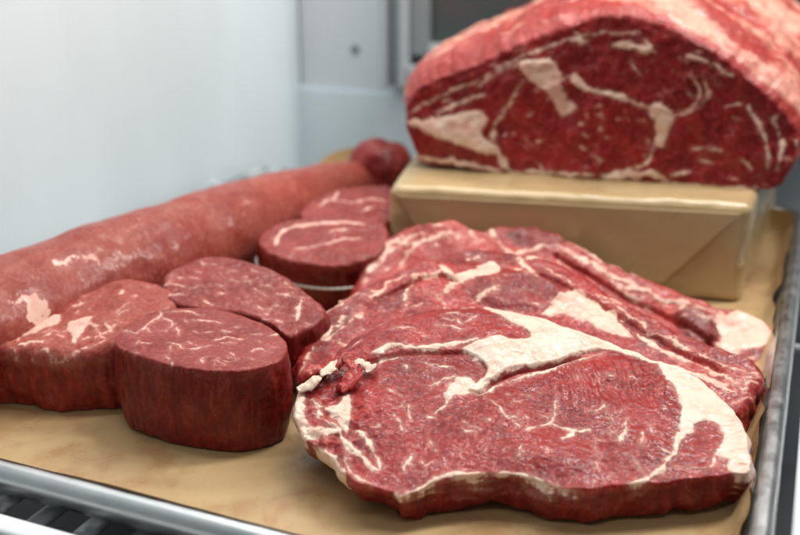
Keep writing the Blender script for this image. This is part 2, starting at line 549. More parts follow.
F1 = [
    ('poly', [(484, 300), (515, 304), (542, 312), (585, 324), (615, 337), (635, 347), (662, 361), (640, 360), (620, 352), (600, 352), (580, 357), (552, 365), (510, 372),
              (492, 381), (481, 391), (470, 388), (482, 378), (487, 370), (476, 358), (462, 350), (480, 343), (500, 341), (512, 345), (530, 341), (526, 334), (510, 325), (490, 311)]),
    ('line', [(375, 352), (392, 348), (420, 349), (455, 346), (477, 342)], 5), ('line', [(372, 353), (385, 350)], 5),
    ('line', [(370, 366), (385, 358), (397, 356)], 3.5),
    ('line', [(470, 393), (482, 396), (497, 386), (520, 378), (555, 369), (580, 361), (606, 355)], 2.2),
    ('poly', [(455, 380), (470, 378), (478, 389), (474, 394), (455, 397), (447, 402), (445, 394)]),
    ('line', [(455, 397), (447, 404), (437, 413)], 2.6),
    ('poly', [(655, 357), (680, 365), (696, 372), (717, 389), (740, 413), (753, 440), (758, 462), (756, 476), (733, 474), (727, 462), (716, 456), (722, 444), (721, 430),
              (711, 422), (698, 424), (690, 432), (681, 443), (674, 455), (679, 427), (681, 406), (677, 390), (667, 380)]),
    ('line', [(681, 440), (672, 455), (662, 468), (648, 480), (630, 487)], 4.5),
    ('line', [(672, 464), (690, 467), (706, 468), (716, 457)], 1.8),
    ('line', [(610, 430), (621, 443), (624, 436), (627, 421)], 1.87), ('line', [(621, 438), (621, 444)], 2.88),
    ('line', [(595, 445), (597, 457)], 1.15), ('line', [(641, 437), (641, 447)], 1.58), ('line', [(660, 450), (672, 455)], 2.88),
    ('line', [(528, 432), (548, 424), (554, 415), (557, 399)], 1.73), ('line', [(549, 424), (563, 428), (575, 432), (590, 432)], 1.44), ('line', [(575, 431), (563, 443)], 2.45),
    ('line', [(517, 461), (522, 450)], 2.45), ('line', [(488, 402), (500, 414), (506, 420)], 1.08), ('line', [(404, 470), (413, 454)], 1.87),
    ('line', [(605, 415), (615, 425)], 1.08), ('line', [(650, 428), (652, 436)], 1.44), ('line', [(470, 430), (480, 433)], 0.86), ('line', [(408, 405), (411, 420)], 1.15),
    ('line', [(395, 415), (402, 432)], 0.86), ('line', [(430, 440), (436, 452)], 0.86), ('line', [(633, 462), (640, 470)], 1.08),
    # left rim complex
    ('poly', [(292, 396), (304, 390), (304, 412), (306, 424), (316, 430), (330, 428), (340, 433), (318, 438), (304, 440), (292, 425)]), ('line', [(312, 398), (322, 408), (334, 418)], 2.5),
    ('poly', [(345, 397), (351, 395), (349, 430), (340, 427), (327, 410), (338, 406)]),
    ('line', [(317, 405), (319, 418)], 4.5), ('line', [(319, 419), (330, 425), (341, 431)], 3.5), ('line', [(330, 413), (342, 425)], 3),
    ('line', [(338, 434), (348, 446), (356, 455), (368, 466), (380, 470)], 4.2), ('line', [(356, 432), (365, 439), (374, 453), (381, 468)], 3.6),
    ('line', [(312, 445), (324, 450)], 1.6), ('line', [(345, 460), (352, 474), (372, 484)], 1.8),
    ('line', [(300, 446), (318, 449), (334, 462), (347, 480)], 7),
    # lower fat band
    ('line', [(393, 497), (405, 494), (420, 488), (434, 482), (455, 476), (478, 474), (505, 475), (531, 478), (557, 487), (580, 494)], 4.6),
    ('line', [(390, 498), (402, 499)], 9),
    # streaks in the cap muscle
    ('line', [(390, 334), (405, 331), (414, 332)], 1.6), ('line', [(436, 328), (450, 331), (466, 334)], 1.6), ('line', [(455, 322), (463, 327), (476, 318)], 1.4), ('line', [(350, 345), (362, 338)], 1.5),
    ('line', [(404, 364), (407, 369)], 2.2), ('line', [(420, 362), (455, 369)], 1.2), ('line', [(430, 386), (445, 380), (456, 378)], 1.6), ('line', [(350, 368), (366, 370)], 2.5),
]
EYE1 = [(480, 398), (520, 380), (580, 362), (630, 362), (668, 382), (680, 410), (678, 440), (650, 478), (560, 482), (480, 470), (400, 484), (352, 430), (356, 385), (400, 368), (440, 380)]
F1 += rand_marble(EYE1, 34, 3, 9, .5, 1.0, 10, ang=.9, spread=.8)
F1 += rand_marble(cap_poly, 26, 5, 14, .5, 1.4, 14, ang=-.1, spread=.4)
SIDE1 = [('line', [(300, 446), (316, 449), (332, 462), (346, 479)], 8)]
def relief1(P, pl):
    sd = poly_sd(P, pl.px(cap_poly)) * 1000
    far = 1 - sstep(P[:, 0], pl.px([(585, 355)])[0][0], pl.px([(655, 362)])[0][0])
    z = (sstep(sd, -.4, 1.6) * .0012 + sstep(sd, 0, 9) * .0012) * (.25 + .75 * far)
    groove = line_d(P, catmull(pl.px([(470, 391), (480, 392), (492, 383), (515, 374), (550, 366.5), (580, 359)]), 4, False)) * 1000
    z -= .0022 * np.exp(-(groove / .8) ** 2)
    g2 = line_d(P, catmull(pl.px([(340, 365), (378, 361), (400, 355), (430, 353.5), (462, 352)]), 4, False)) * 1000
    z -= .0011 * np.exp(-(g2 / .8) ** 2)
    eo = poly_sd(P, catmull(pl.px(out1), 4)) * 1000
    z -= .0060 * (1 - sstep(eo, 0, 13)) * sstep(sd, -2, 4) * (.3 + .7 * far)
    # eye muscle gently domed, ridged by the knife near its top
    ex = poly_sd(P, pl.px([(480, 398), (520, 380), (580, 362), (630, 362), (668, 382), (680, 410), (678, 440), (650, 478), (560, 482), (480, 470), (420, 470), (440, 420)])) * 1000
    z += sstep(ex, -4, 14) * .0022
    q = np.concatenate([P, np.zeros((len(P), 1))], 1)
    rid = np.sin(P[:, 0] * 2 * math.pi / .0042 + fbm(q, 60, 2, 4) * 5)
    top = poly_sd(P, pl.px([(545, 372), (600, 358), (650, 362), (675, 385), (672, 410), (600, 412), (548, 410)])) * 1000
    z += rid * .00028 * sstep(top, -3, 7)
    # tissue tears at the left end
    lft = pl.px([(330, 430)])[0]
    dl = np.linalg.norm(P - lft, axis=1)
    z += fbm(q, 150, 3, 9) * .0032 * np.exp(-(dl / .028) ** 2)
    z += fbm(q, 22, 2, 12) * .0022
    return z
def shrink1(P, pl):
    a, b = pl.px([(440, 490)])[0][0], pl.px([(375, 480)])[0][0]
    return .0005 + .012 * sstep(-P[:, 0], -a, -b) * sstep(-P[:, 1], -pl.px([(300, 380)])[0][1], -pl.px([(300, 430)])[0][1])
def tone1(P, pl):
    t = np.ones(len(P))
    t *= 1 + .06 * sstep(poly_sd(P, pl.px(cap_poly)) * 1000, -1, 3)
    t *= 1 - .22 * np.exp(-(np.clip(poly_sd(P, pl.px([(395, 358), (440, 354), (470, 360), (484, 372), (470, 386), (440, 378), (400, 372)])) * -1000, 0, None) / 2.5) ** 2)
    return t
def marb1(P, pl):
    sd = poly_sd(P, pl.px(cap_poly)) * 1000
    return .45 + .25 * (sd > 0)
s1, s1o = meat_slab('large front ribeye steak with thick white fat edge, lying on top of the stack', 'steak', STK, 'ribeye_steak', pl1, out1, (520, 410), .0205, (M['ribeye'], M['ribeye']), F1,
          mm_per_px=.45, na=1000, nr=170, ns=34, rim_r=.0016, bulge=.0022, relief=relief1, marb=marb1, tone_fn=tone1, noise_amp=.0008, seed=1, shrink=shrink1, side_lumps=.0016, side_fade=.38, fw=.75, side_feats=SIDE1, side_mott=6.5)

def scrap(name, plane, pts_px, w, h, mat, fatv, parent, lift=.002, seed=1, tone=1.0):
    """a torn bit of fat or meat lying on a steak: a lumpy ribbon"""
    c2 = catmull(plane.px(pts_px), 8, False)
    n = len(c2); m = 16
    V, Fc = [], []
    tang = np.gradient(c2, axis=0); tang /= np.linalg.norm(tang, axis=1)[:, None] + 1e-12
    for k in range(n):
        t = k / (n - 1)
        r = max(.12, math.sin(math.pi * (.06 + .88 * t)) ** .5)
        nn = np.array([tang[k, 1], -tang[k, 0]])
        for a in range(m):
            an = 2 * math.pi * a / m
            xy = c2[k] + nn * math.cos(an) * w * r
            V.append((xy[0], xy[1], lift + math.sin(an) * h * r + .0012 * math.sin(t * 5 + seed)))
    V = np.array(V)
    V += (fbm(V, 330, 3, seed) * w * .8)[:, None] * np.array([[.7, .7, 1]])
    for k in range(n - 1):
        for a in range(m):
            b = (a + 1) % m
            Fc.append((k * m + a, (k + 1) * m + a, (k + 1) * m + b, k * m + b))
    Fc.append(tuple(range(m))[::-1] if False else tuple(range(m)))
    Fc.append(tuple(range((n - 1) * m, n * m))[::-1])
    o = link_mesh(name, V, Fc, mat, None, None, True, dict(fat=np.full(len(V), fatv) + fbm(V, 300, 2, seed + 3) * 2, side=np.zeros(len(V)), marb=np.full(len(V), .3), tone=np.full(len(V), tone)))
    o.parent = parent
    return o
scrap('fat_scrap', pl1, [(322, 382), (330, 377), (336, 370), (342, 368)], .0034, .0010, M['ribeye'], 4, s1, .0040, 1)
scrap('fat_scrap', pl1, [(354, 369), (362, 369), (370, 373), (375, 375)], .0029, .0010, M['ribeye'], 4, s1, .0035, 2)
scrap('fat_scrap', pl1, [(299, 392), (308, 389), (315, 386), (321, 383)], .0030, .0011, M['ribeye'], 4, s1, .003, 3)
scrap('meat_scrap', pl1, [(336, 392), (346, 390), (354, 382), (358, 376)], .0042, .0016, M['ribeye_far'], -3, s1, .0035, 4, 1.25)
scrap('meat_scrap', pl1, [(338, 374), (346, 366), (350, 372), (356, 380)], .0028, .0012, M['ribeye_far'], -1.5, s1, .0055, 5, 1.25)
scrap('meat_scrap', pl1, [(300, 382), (314, 376), (326, 370)], .0032, .0022, M['ribeye_far'], -2, s1, .002, 6, 1.2)

# ---- second steak
pl2 = tilt_plane(520, 404, .0155, .375, yaw=math.radians(-4))
out2 = [(297, 376), (297, 348), (310, 326), (330, 306), (347, 294), (365, 283), (385, 273), (410, 263), (435, 255), (460, 247), (490, 246), (520, 250), (540, 255), (561, 261), (586, 274), (611, 294),
        (632, 304), (657, 318), (682, 334), (710, 345), (740, 355), (758, 364), (765, 374), (763, 384), (753, 404), (739, 415), (690, 405), (600, 402), (450, 400), (350, 398), (305, 392)]
F2 = [('line', [(376, 292), (395, 281), (414, 277), (434, 275), (445, 269), (436, 264)], 4),
      ('poly', [(436, 265), (450, 271), (458, 276), (477, 268), (488, 263), (498, 267), (494, 276), (478, 279), (461, 285), (446, 294), (443, 291), (454, 281), (444, 274)]),
      ('line', [(414, 277), (410, 292), (405, 308)], 2.8), ('line', [(519, 258), (530, 270), (538, 280)], 6.5), ('line', [(528, 260), (545, 256), (557, 255)], 4),
      ('poly', [(572, 290), (597, 303), (612, 312), (618, 324), (632, 338), (612, 334), (593, 326), (568, 317), (540, 314), (552, 305)]),
      ('line', [(600, 300), (630, 316), (664, 337), (689, 351), (725, 367), (760, 376)], 3),
      ('line', [(640, 335), (661, 351), (696, 366), (728, 380)], 7), ('line', [(671, 368), (700, 378), (730, 392)], 8),
      ('line', [(720, 395), (742, 388), (760, 384)], 2.5), ('line', [(728, 405), (745, 399), (752, 396)], 2), ('line', [(722, 384), (745, 380), (762, 378)], 2),
      ('line', [(598, 296), (622, 306)], 3), ('line', [(545, 268), (570, 285)], 2.5), ('line', [(300, 378), (310, 356), (330, 330), (345, 318)], 3.5), ('line', [(318, 345), (330, 338), (352, 318), (362, 313)], 3),
      ('line', [(304, 340), (322, 316), (346, 300), (368, 288)], 3), ('line', [(348, 300), (380, 290), (372, 298)], 3), ('line', [(470, 300), (500, 290)], 1.8), ('line', [(580, 300), (590, 312)], 3)]
F2 += rand_marble(out2, 40, 6, 20, .8, 2.4, 11, ang=.2, spread=.5)
F2 += [('line', [(310, 324), (330, 304), (347, 292), (365, 281), (385, 271)], 3), ('line', [(700, 339), (725, 349), (757, 362)], 3), ('line', [(620, 296), (650, 311), (680, 331)], 2.5)]
def layer(q, ang, sc, seed):
    """elongated folds of muscle running along one direction"""
    c, s_ = math.cos(ang), math.sin(ang)
    r = np.stack([(q[:, 0] * c + q[:, 1] * s_) * .38, -q[:, 0] * s_ + q[:, 1] * c, q[:, 2]], 1)
    return fbm(r, sc, 3, seed) + .15 * (1 - 2 * np.abs(fbm(r, sc * 1.7, 2, seed + 5)))
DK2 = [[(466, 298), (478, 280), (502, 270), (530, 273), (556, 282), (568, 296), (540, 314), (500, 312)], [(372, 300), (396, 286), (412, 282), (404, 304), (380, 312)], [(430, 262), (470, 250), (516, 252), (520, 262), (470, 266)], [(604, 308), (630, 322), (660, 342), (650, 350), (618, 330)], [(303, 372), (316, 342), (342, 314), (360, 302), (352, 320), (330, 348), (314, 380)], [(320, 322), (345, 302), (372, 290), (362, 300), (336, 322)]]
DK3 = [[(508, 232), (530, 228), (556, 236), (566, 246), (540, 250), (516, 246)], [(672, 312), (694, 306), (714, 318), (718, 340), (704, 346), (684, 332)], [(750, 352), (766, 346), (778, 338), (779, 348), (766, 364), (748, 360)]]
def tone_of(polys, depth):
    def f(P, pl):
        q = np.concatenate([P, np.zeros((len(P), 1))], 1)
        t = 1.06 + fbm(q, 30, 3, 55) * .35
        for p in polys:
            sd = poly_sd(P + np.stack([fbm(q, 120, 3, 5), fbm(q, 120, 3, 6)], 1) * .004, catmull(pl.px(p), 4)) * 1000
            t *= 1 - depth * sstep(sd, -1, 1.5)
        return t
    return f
def relief2(P, pl):
    q = np.concatenate([P, np.zeros((len(P), 1))], 1)
    z = layer(q, -.42, 24, 21) * .0034
    z += .0014 * sstep(poly_sd(P, pl.px([(470, 298), (478, 280), (500, 270), (530, 272), (560, 284), (568, 298), (540, 312), (500, 310)])) * 1000, -1, 5)
    fold = line_d(P, catmull(pl.px([(540, 275), (575, 292), (620, 318), (670, 348), (720, 372)]), 4, False)) * 1000
    z -= .0022 * np.exp(-(fold / 1.8) ** 2)
    f2 = line_d(P, catmull(pl.px([(376, 300), (412, 284), (440, 277), (456, 284)]), 4, False)) * 1000
    z -= .0022 * np.exp(-(f2 / 1.5) ** 2)
    return z
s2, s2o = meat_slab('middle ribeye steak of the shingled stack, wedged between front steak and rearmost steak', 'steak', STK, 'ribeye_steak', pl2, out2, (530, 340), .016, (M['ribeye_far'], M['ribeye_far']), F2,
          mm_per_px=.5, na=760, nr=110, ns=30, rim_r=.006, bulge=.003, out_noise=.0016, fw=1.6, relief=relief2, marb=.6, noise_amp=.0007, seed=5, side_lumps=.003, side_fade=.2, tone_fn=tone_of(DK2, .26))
# ---- third steak
pl3 = tilt_plane(520, 330, .010, .54, yaw=math.radians(-5))
out3 = [(352, 296), (354, 278), (364, 256), (380, 240), (400, 229), (428, 223), (444, 219), (459, 222), (466, 228), (486, 228), (505, 225), (532, 225), (549, 229), (560, 234), (586, 249), (618, 266), (657, 281),
        (689, 293), (718, 306), (750, 315), (770, 324), (778, 335), (779, 345), (767, 364), (740, 358), (640, 332), (500, 306), (400, 314), (358, 306)]
F3 = [('line', [(398, 264), (410, 252), (422, 240), (450, 236), (462, 240)], 5), ('line', [(370, 262), (385, 248), (404, 236)], 4), ('line', [(488, 230), (499, 240), (505, 249), (515, 256)], 6),
      ('line', [(360, 280), (374, 262), (392, 250)], 3), ('line', [(470, 232), (474, 242)], 4), ('line', [(545, 250), (561, 250), (597, 269), (632, 287), (664, 300), (700, 312)], 6), ('line', [(560, 238), (600, 258), (640, 276)], 3.5),
      ('poly', [(716, 314), (753, 315), (776, 325), (783, 338), (764, 346), (736, 356), (716, 348), (719, 333)]), ('line', [(664, 300), (690, 304), (722, 313)], 4), ('line', [(610, 282), (640, 300), (655, 312)], 3),
      ('line', [(512, 256), (540, 250), (556, 251)], 4), ('line', [(690, 330), (700, 345)], 1.5)]
F3 += [('line', [(600, 272), (640, 288), (680, 308), (712, 322)], 3), ('line', [(362, 285), (378, 262), (396, 246), (420, 234)], 5)]
F3 += rand_marble(out3, 44, 6, 16, .8, 2.0, 12, ang=.35, spread=.5)
def relief3(P, pl):
    q = np.concatenate([P, np.zeros((len(P), 1))], 1)
    z = layer(q, -.5, 24, 31) * .0050
    z += .004 * sstep(poly_sd(P, pl.px(DK3[1])) * 1000, -1, 4) - .003 * np.exp(-(line_d(P, catmull(pl.px([(556, 256), (590, 276), (630, 300), (664, 314), (690, 330), (716, 350)]), 4, False)) * 1000 / 1.5) ** 2)
    return z
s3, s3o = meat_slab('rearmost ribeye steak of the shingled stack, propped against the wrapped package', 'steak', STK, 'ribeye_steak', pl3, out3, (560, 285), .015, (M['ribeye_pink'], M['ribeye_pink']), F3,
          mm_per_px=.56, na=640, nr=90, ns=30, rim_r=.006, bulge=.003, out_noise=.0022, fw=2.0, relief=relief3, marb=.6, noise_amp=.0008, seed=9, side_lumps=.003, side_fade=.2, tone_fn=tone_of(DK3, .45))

# ================================================================== FILET STEAKS
FIL = 'thick round filet steaks standing on the tray'
pf = tilt_plane(200, 338, .0462, .02)
of = [(115, 343), (120, 330), (138, 317), (162, 309), (200, 307), (238, 314), (264, 324), (281, 336), (287, 347), (283, 357), (268, 365), (243, 370), (215, 370), (185, 367), (152, 360), (127, 352)]
ff = [('line', [(159, 308), (160, 317), (148, 325), (135, 333), (124, 330)], 2.2), ('line', [(160, 317), (171, 324), (166, 332)], 1.4), ('line', [(162, 312), (183, 311), (203, 316)], 2.4), ('line', [(197, 321), (218, 323)], 2.4),
      ('line', [(215, 339), (228, 337), (241, 340)], 2), ('line', [(167, 344), (178, 345), (186, 348), (208, 346)], 1.6), ('line', [(190, 342), (198, 345)], 1.4), ('line', [(250, 351), (262, 348), (266, 352)], 1.6), ('line', [(270, 337), (276, 335)], 3),
      ('line', [(136, 345), (140, 340)], 1.6), ('line', [(222, 330), (232, 332)], 1.2), ('line', [(205, 333), (213, 331)], 1.2), ('line', [(176, 328), (180, 335)], 1.2)]
fil1, _ = meat_slab('tall dark filet steak nearest the pan rim, alone in front of the other filets', 'steak', FIL, 'filet_steak', pf, of, (200, 338), .0448, (M['filet'], M['filet']), ff + rand_marble(of, 26, 3, 10, .5, 1.1, 15), mm_per_px=.46, na=620, nr=90, ns=90,
          rim_r=.0013, bulge=.0022, shrink=.0012, side_fade=.6, marb=.5, noise_amp=.0006, seed=13, side_lumps=.0006, out_noise=.0004)
pf2 = tilt_plane(300, 325, .040, .24, yaw=math.radians(-6))
of2 = [(163, 290), (165, 276), (178, 265), (198, 258), (222, 256), (252, 261), (282, 273), (306, 291), (325, 309), (322, 320), (303, 331), (288, 334), (270, 323), (240, 313), (205, 310), (175, 304)]
ff2 = [('line', [(163, 286), (176, 284), (187, 285)], 2.8), ('line', [(164, 294), (183, 295)], 2.6), ('line', [(301, 302), (298, 312), (296, 319)], 4.5), ('line', [(278, 293), (290, 297)], 1.8), ('line', [(266, 286), (273, 289)], 1.8), ('line', [(252, 269), (261, 274)], 2.2),
       ('line', [(205, 300), (212, 304)], 2.6), ('line', [(200, 264), (216, 266)], 1.4), ('line', [(255, 306), (263, 309), (275, 306)], 1.4), ('line', [(188, 275), (196, 279)], 1.4), ('line', [(262, 318), (280, 320)], 1.6), ('line', [(230, 280), (238, 283)], 1.2)]
fil2, _ = meat_slab('filet steak with a sloping marbled top, directly behind the dark front filet', 'steak', FIL, 'filet_steak', pf2, of2, (250, 288), .040, (M['filet'], M['filet']), ff2 + rand_marble(of2, 30, 3, 9, .5, 1.2, 16, ang=.4, spread=.6), mm_per_px=.5, na=420, nr=70, ns=60,
          rim_r=.0026, bulge=.003, marb=.75, noise_amp=.0009, seed=17, tone=.97)
pf3 = tilt_plane(325, 262, .037, .22, yaw=math.radians(-4))
of3 = [(258, 240), (264, 230), (285, 221), (315, 216), (350, 214), (380, 220), (389, 234), (384, 250), (360, 261), (325, 265), (290, 261), (266, 252)]
ff3 = [('line', [(276, 245), (279, 235), (290, 228), (312, 224), (340, 222), (365, 223)], 6), ('line', [(294, 250), (320, 245), (340, 240), (360, 238)], 2.6), ('line', [(330, 232), (350, 229)], 2)]
fil3, fo3 = meat_slab('filet steak tied round with white twine, in front of the paper package', 'steak', FIL, 'filet_steak', pf3, of3, (325, 240), .042, (M['filet'], M['filet']), ff3, mm_per_px=.62, na=320, nr=50, ns=44,
          rim_r=.0026, bulge=.002, marb=.6, noise_amp=.0009, seed=23, tone=1.0)
pf4 = tilt_plane(350, 216, .044, .12)
of4 = [(300, 212), (308, 202), (325, 194), (348, 187), (374, 184), (394, 188), (402, 202), (394, 218), (366, 226), (330, 226), (306, 221)]
ff4 = [('line', [(318, 206), (332, 200), (352, 203), (370, 198), (386, 202)], 3), ('line', [(332, 200), (338, 192)], 2.5), ('line', [(360, 212), (376, 207)], 2.5)]
fil4, _ = meat_slab('filet steak half hidden behind the twine tied filet', 'steak', FIL, 'filet_steak', pf4, of4, (350, 206), .046, (M['filet'], M['filet']), ff4, mm_per_px=.75, na=260, nr=44, ns=36,
          rim_r=.0026, bulge=.003, marb=.8, noise_amp=.0009, seed=29)
# twine round the third filet (a ring following its wall)
mt = NB('twine')
mt.set(Base_Color=mt.mix(mt.noise(900, 2), (.62, .55, .48), (.75, .70, .64)), Roughness=.8)
rim = resample_closed(catmull(pf3.px(of3), 10), 200)
if poly_area(rim) < 0: rim = rim[::-1]
cc = rim.mean(0)
ringv, ringf = [], []
for k in range(200):
    d = (rim[k] - cc); d = d / np.linalg.norm(d)
    p = rim[k] + d * .0027
    for a in range(8):
        an = a * math.pi / 4
        r = .0009 * (1 + .18 * math.sin(k * 1.9 + an * 2))
        ringv.append((p[0] + d[0] * r * math.cos(an), p[1] + d[1] * r * math.cos(an), -.0165 + .001 * math.sin(k * .06) + r * math.sin(an)))
for k in range(200):
    for a in range(8):
        k2, a2 = (k + 1) % 200, (a + 1) % 8
        ringf.append((k * 8 + a, k2 * 8 + a, k2 * 8 + a2, k * 8 + a2))
link_mesh('twine', ringv, ringf, mt.mat, None).parent = fil3

# ================================================================== TENDERLOIN
ten = empty('beef_tenderloin', (-.18, .56, 0))
tag(ten, 'long whole beef tenderloin with silvery pink surface, lying along the left side of the tray', 'meat')
ten.matrix_world = Matrix.Translation((-.18, .56, 0))
def tube_meat(name, ctrl, rings, segs, mat, parent, fat_world=(), seed=1, amp=.003, marb=.4, tone=1.0, floor=.0012, side=0.0, flat=1.0, z_fat=.05):
    ctrl = np.array(ctrl, float)
    c = catmull(ctrl, 40, False)
    s = np.concatenate([[0], np.cumsum(np.linalg.norm(np.diff(c[:, :3], axis=0), axis=1))])
    t = np.linspace(0, s[-1], rings)
    c = np.stack([np.interp(t, s, c[:, k]) for k in range(c.shape[1])], 1)
    V = []
    for k in range(rings):
        tg = c[min(k + 1, rings - 1), :3] - c[max(k - 1, 0), :3]
        tg /= np.linalg.norm(tg)
        sd = np.cross(tg, (0, 0, 1)); sd /= np.linalg.norm(sd)
        up = np.cross(sd, tg)
        e = min(t[k], s[-1] - t[k])
        r_end = .8 * c[k, 3]
        cap = math.sqrt(max(1 - (1 - min(1, e / r_end)) ** 2, 0.0004))
        for a in range(segs):
            an = 2 * math.pi * a / segs
            V.append(c[k, :3] + (sd * math.cos(an) * c[k, 3] + up * math.sin(an) * c[k, 4]) * cap)
    V = np.array(V)
    cen = np.repeat(c[:, :3], segs, 0)
    d = V - cen; d /= np.linalg.norm(d, axis=1)[:, None] + 1e-9
    V += d * (fbm(V, 22, 3, seed) * amp * 2 + fbm(V, 110, 3, seed + 1) * amp * .12)[:, None]
    V[:, 2] = np.maximum(V[:, 2], floor)
    Fc = []
    i = np.arange(segs); j = (i + 1) % segs
    for k in range(rings - 1):
        Fc += list(zip(k * segs + i, k * segs + j, (k + 1) * segs + j, (k + 1) * segs + i))
    Fc = [tuple(map(int, f)) for f in Fc]
    Fc.append(tuple(range(segs))[::-1]); Fc.append(tuple(range((rings - 1) * segs, rings * segs)))
    fat = np.full(len(V), -12.0)
    Vw = V[:, :2] + np.stack([fbm(V, 110, 4, 33), fbm(V, 110, 4, 34)], 1) * .008
    for f in fat_world:
        pts = np.array([at(p[0], p[1], z_fat)[:2] for p in f[1]])
        v = poly_sd(Vw, pts) * 1000 if f[0] == 'poly' else f[2] * .17 - line_d(Vw, pts) * 1000
        fat = np.maximum(fat, v)
    fat = np.where(V[:, 2] < cen[:, 2], -12, fat - 1.2 + fbm(V, 230, 3, 35) * 4)
    al_ = np.repeat(t, segs); ar = np.tile(np.linspace(0, 2 * math.pi, segs, endpoint=False), rings)
    gq = np.stack([al_ * 14, np.cos(ar) * 3.2, np.sin(ar) * 3.2], 1)
    grain_ = fbm(gq, 2.2, 4, seed + 40)
    tn = tone * (1 + grain_ * .16 + fbm(V, 30, 3, seed + 41) * .12)
    fat = np.maximum(fat, -2.9 + fbm(gq * np.array([1.6, 1, 1]), 1.5, 4, seed + 42) * 3.5)
    off = np.array(parent.location) if parent is not None else np.zeros(3)
    o = link_mesh(name, V - off, Fc, mat, None, None, True, dict(fat=fat, side=np.full(len(V), side), marb=np.full(len(V), marb), tone=tn))
    o.parent = parent
    return o
tube_meat('main_muscle', [(-.030, .862, .020, .013, .013), (-.045, .82, .025, .021, .021), (-.084, .73, .032, .029, .029), (-.133, .645, .035, .033, .033), (-.197, .555, .034, .037, .031), (-.262, .462, .031, .040, .028), (-.325, .385, .030, .036, .026)],
          420, 150, M['loin'], ten,
          [('poly', [(18, 303), (35, 297), (52, 301), (46, 306), (30, 308)]), ('line', [(58, 279), (70, 276), (80, 274)], 16), ('line', [(84, 273), (98, 271)], 13), ('line', [(10, 306), (30, 300)], 12), ('line', [(240, 222), (250, 216)], 6), ('line', [(140, 245), (146, 240)], 6)],
          seed=3, amp=.0015, marb=.4)
plb = tilt_plane(70, 348, .037, .14, yaw=math.radians(-20))
olb = [(-75, 362), (-30, 350), (0, 347), (40, 352), (80, 352), (115, 346), (142, 332), (170, 310), (178, 294), (165, 284), (140, 279), (112, 282), (72, 297), (30, 312), (-10, 326), (-60, 336)]
flb = [('poly', [(14, 331), (28, 322), (48, 314), (60, 314), (58, 320), (40, 328), (22, 333)]), ('poly', [(66, 325), (78, 318), (92, 316), (88, 326), (80, 334), (76, 342), (70, 336)]), ('line', [(16, 344), (30, 341), (42, 342)], 7), ('line', [(104, 323), (112, 330), (116, 331)], 4),
       ('line', [(0, 338), (20, 352), (40, 350), (60, 352), (90, 345), (112, 338)], 2), ('line', [(48, 354), (60, 360), (72, 358)], 4), ('line', [(0, 325), (10, 318), (25, 316)], 3), ('line', [(0, 352), (20, 357), (34, 360)], 3)]
flb += rand_marble([(0, 345), (60, 350), (115, 343), (150, 320), (160, 292), (112, 286), (60, 304), (10, 322)], 30, 5, 16, .8, 2.4, 23, ang=-.2, spread=.4)
def relief_lobe(P, pl):
    q = np.concatenate([P, np.zeros((len(P), 1))], 1)
    return fbm(q, 40, 3, 41) * .0028
def lobe():
    holder = empty('tmp_holder', (0, 0, 0))
    holder.matrix_world = plb.matrix()
    r, objs = meat_slab(None, None, None, 'x', plb, olb, (60, 322), .036, (M['loin'], M['loin']), flb, mm_per_px=.5, na=460, nr=80, ns=60, rim_r=.0055, bulge=.003, shrink=.001, relief=relief_lobe, marb=.5,
                        noise_amp=.001, tone=1.12, seed=37, side_lumps=.0022, part_names=('side_muscle', 'side_muscle_flank'), parent=holder)
    inv = Matrix.Translation((-.18, .56, 0)).inverted()
    for o in objs:
        o.parent = ten
        o.matrix_basis = inv @ plb.matrix()
    bpy.data.objects.remove(holder)
lobe()

ch = tube_meat('meat_chunk', [(-.042, .850, .028, .017, .024), (-.018, .838, .029, .022, .028), (.008, .828, .029, .020, .026)], 60, 60, M['ribeye_far'], None,
               [('line', [(366, 168), (384, 160), (400, 166)], 10)], seed=8, amp=.0085, marb=.9, tone=.66)
tag(ch, 'small dark red chunk of beef at the far end of the tenderloin', 'meat')

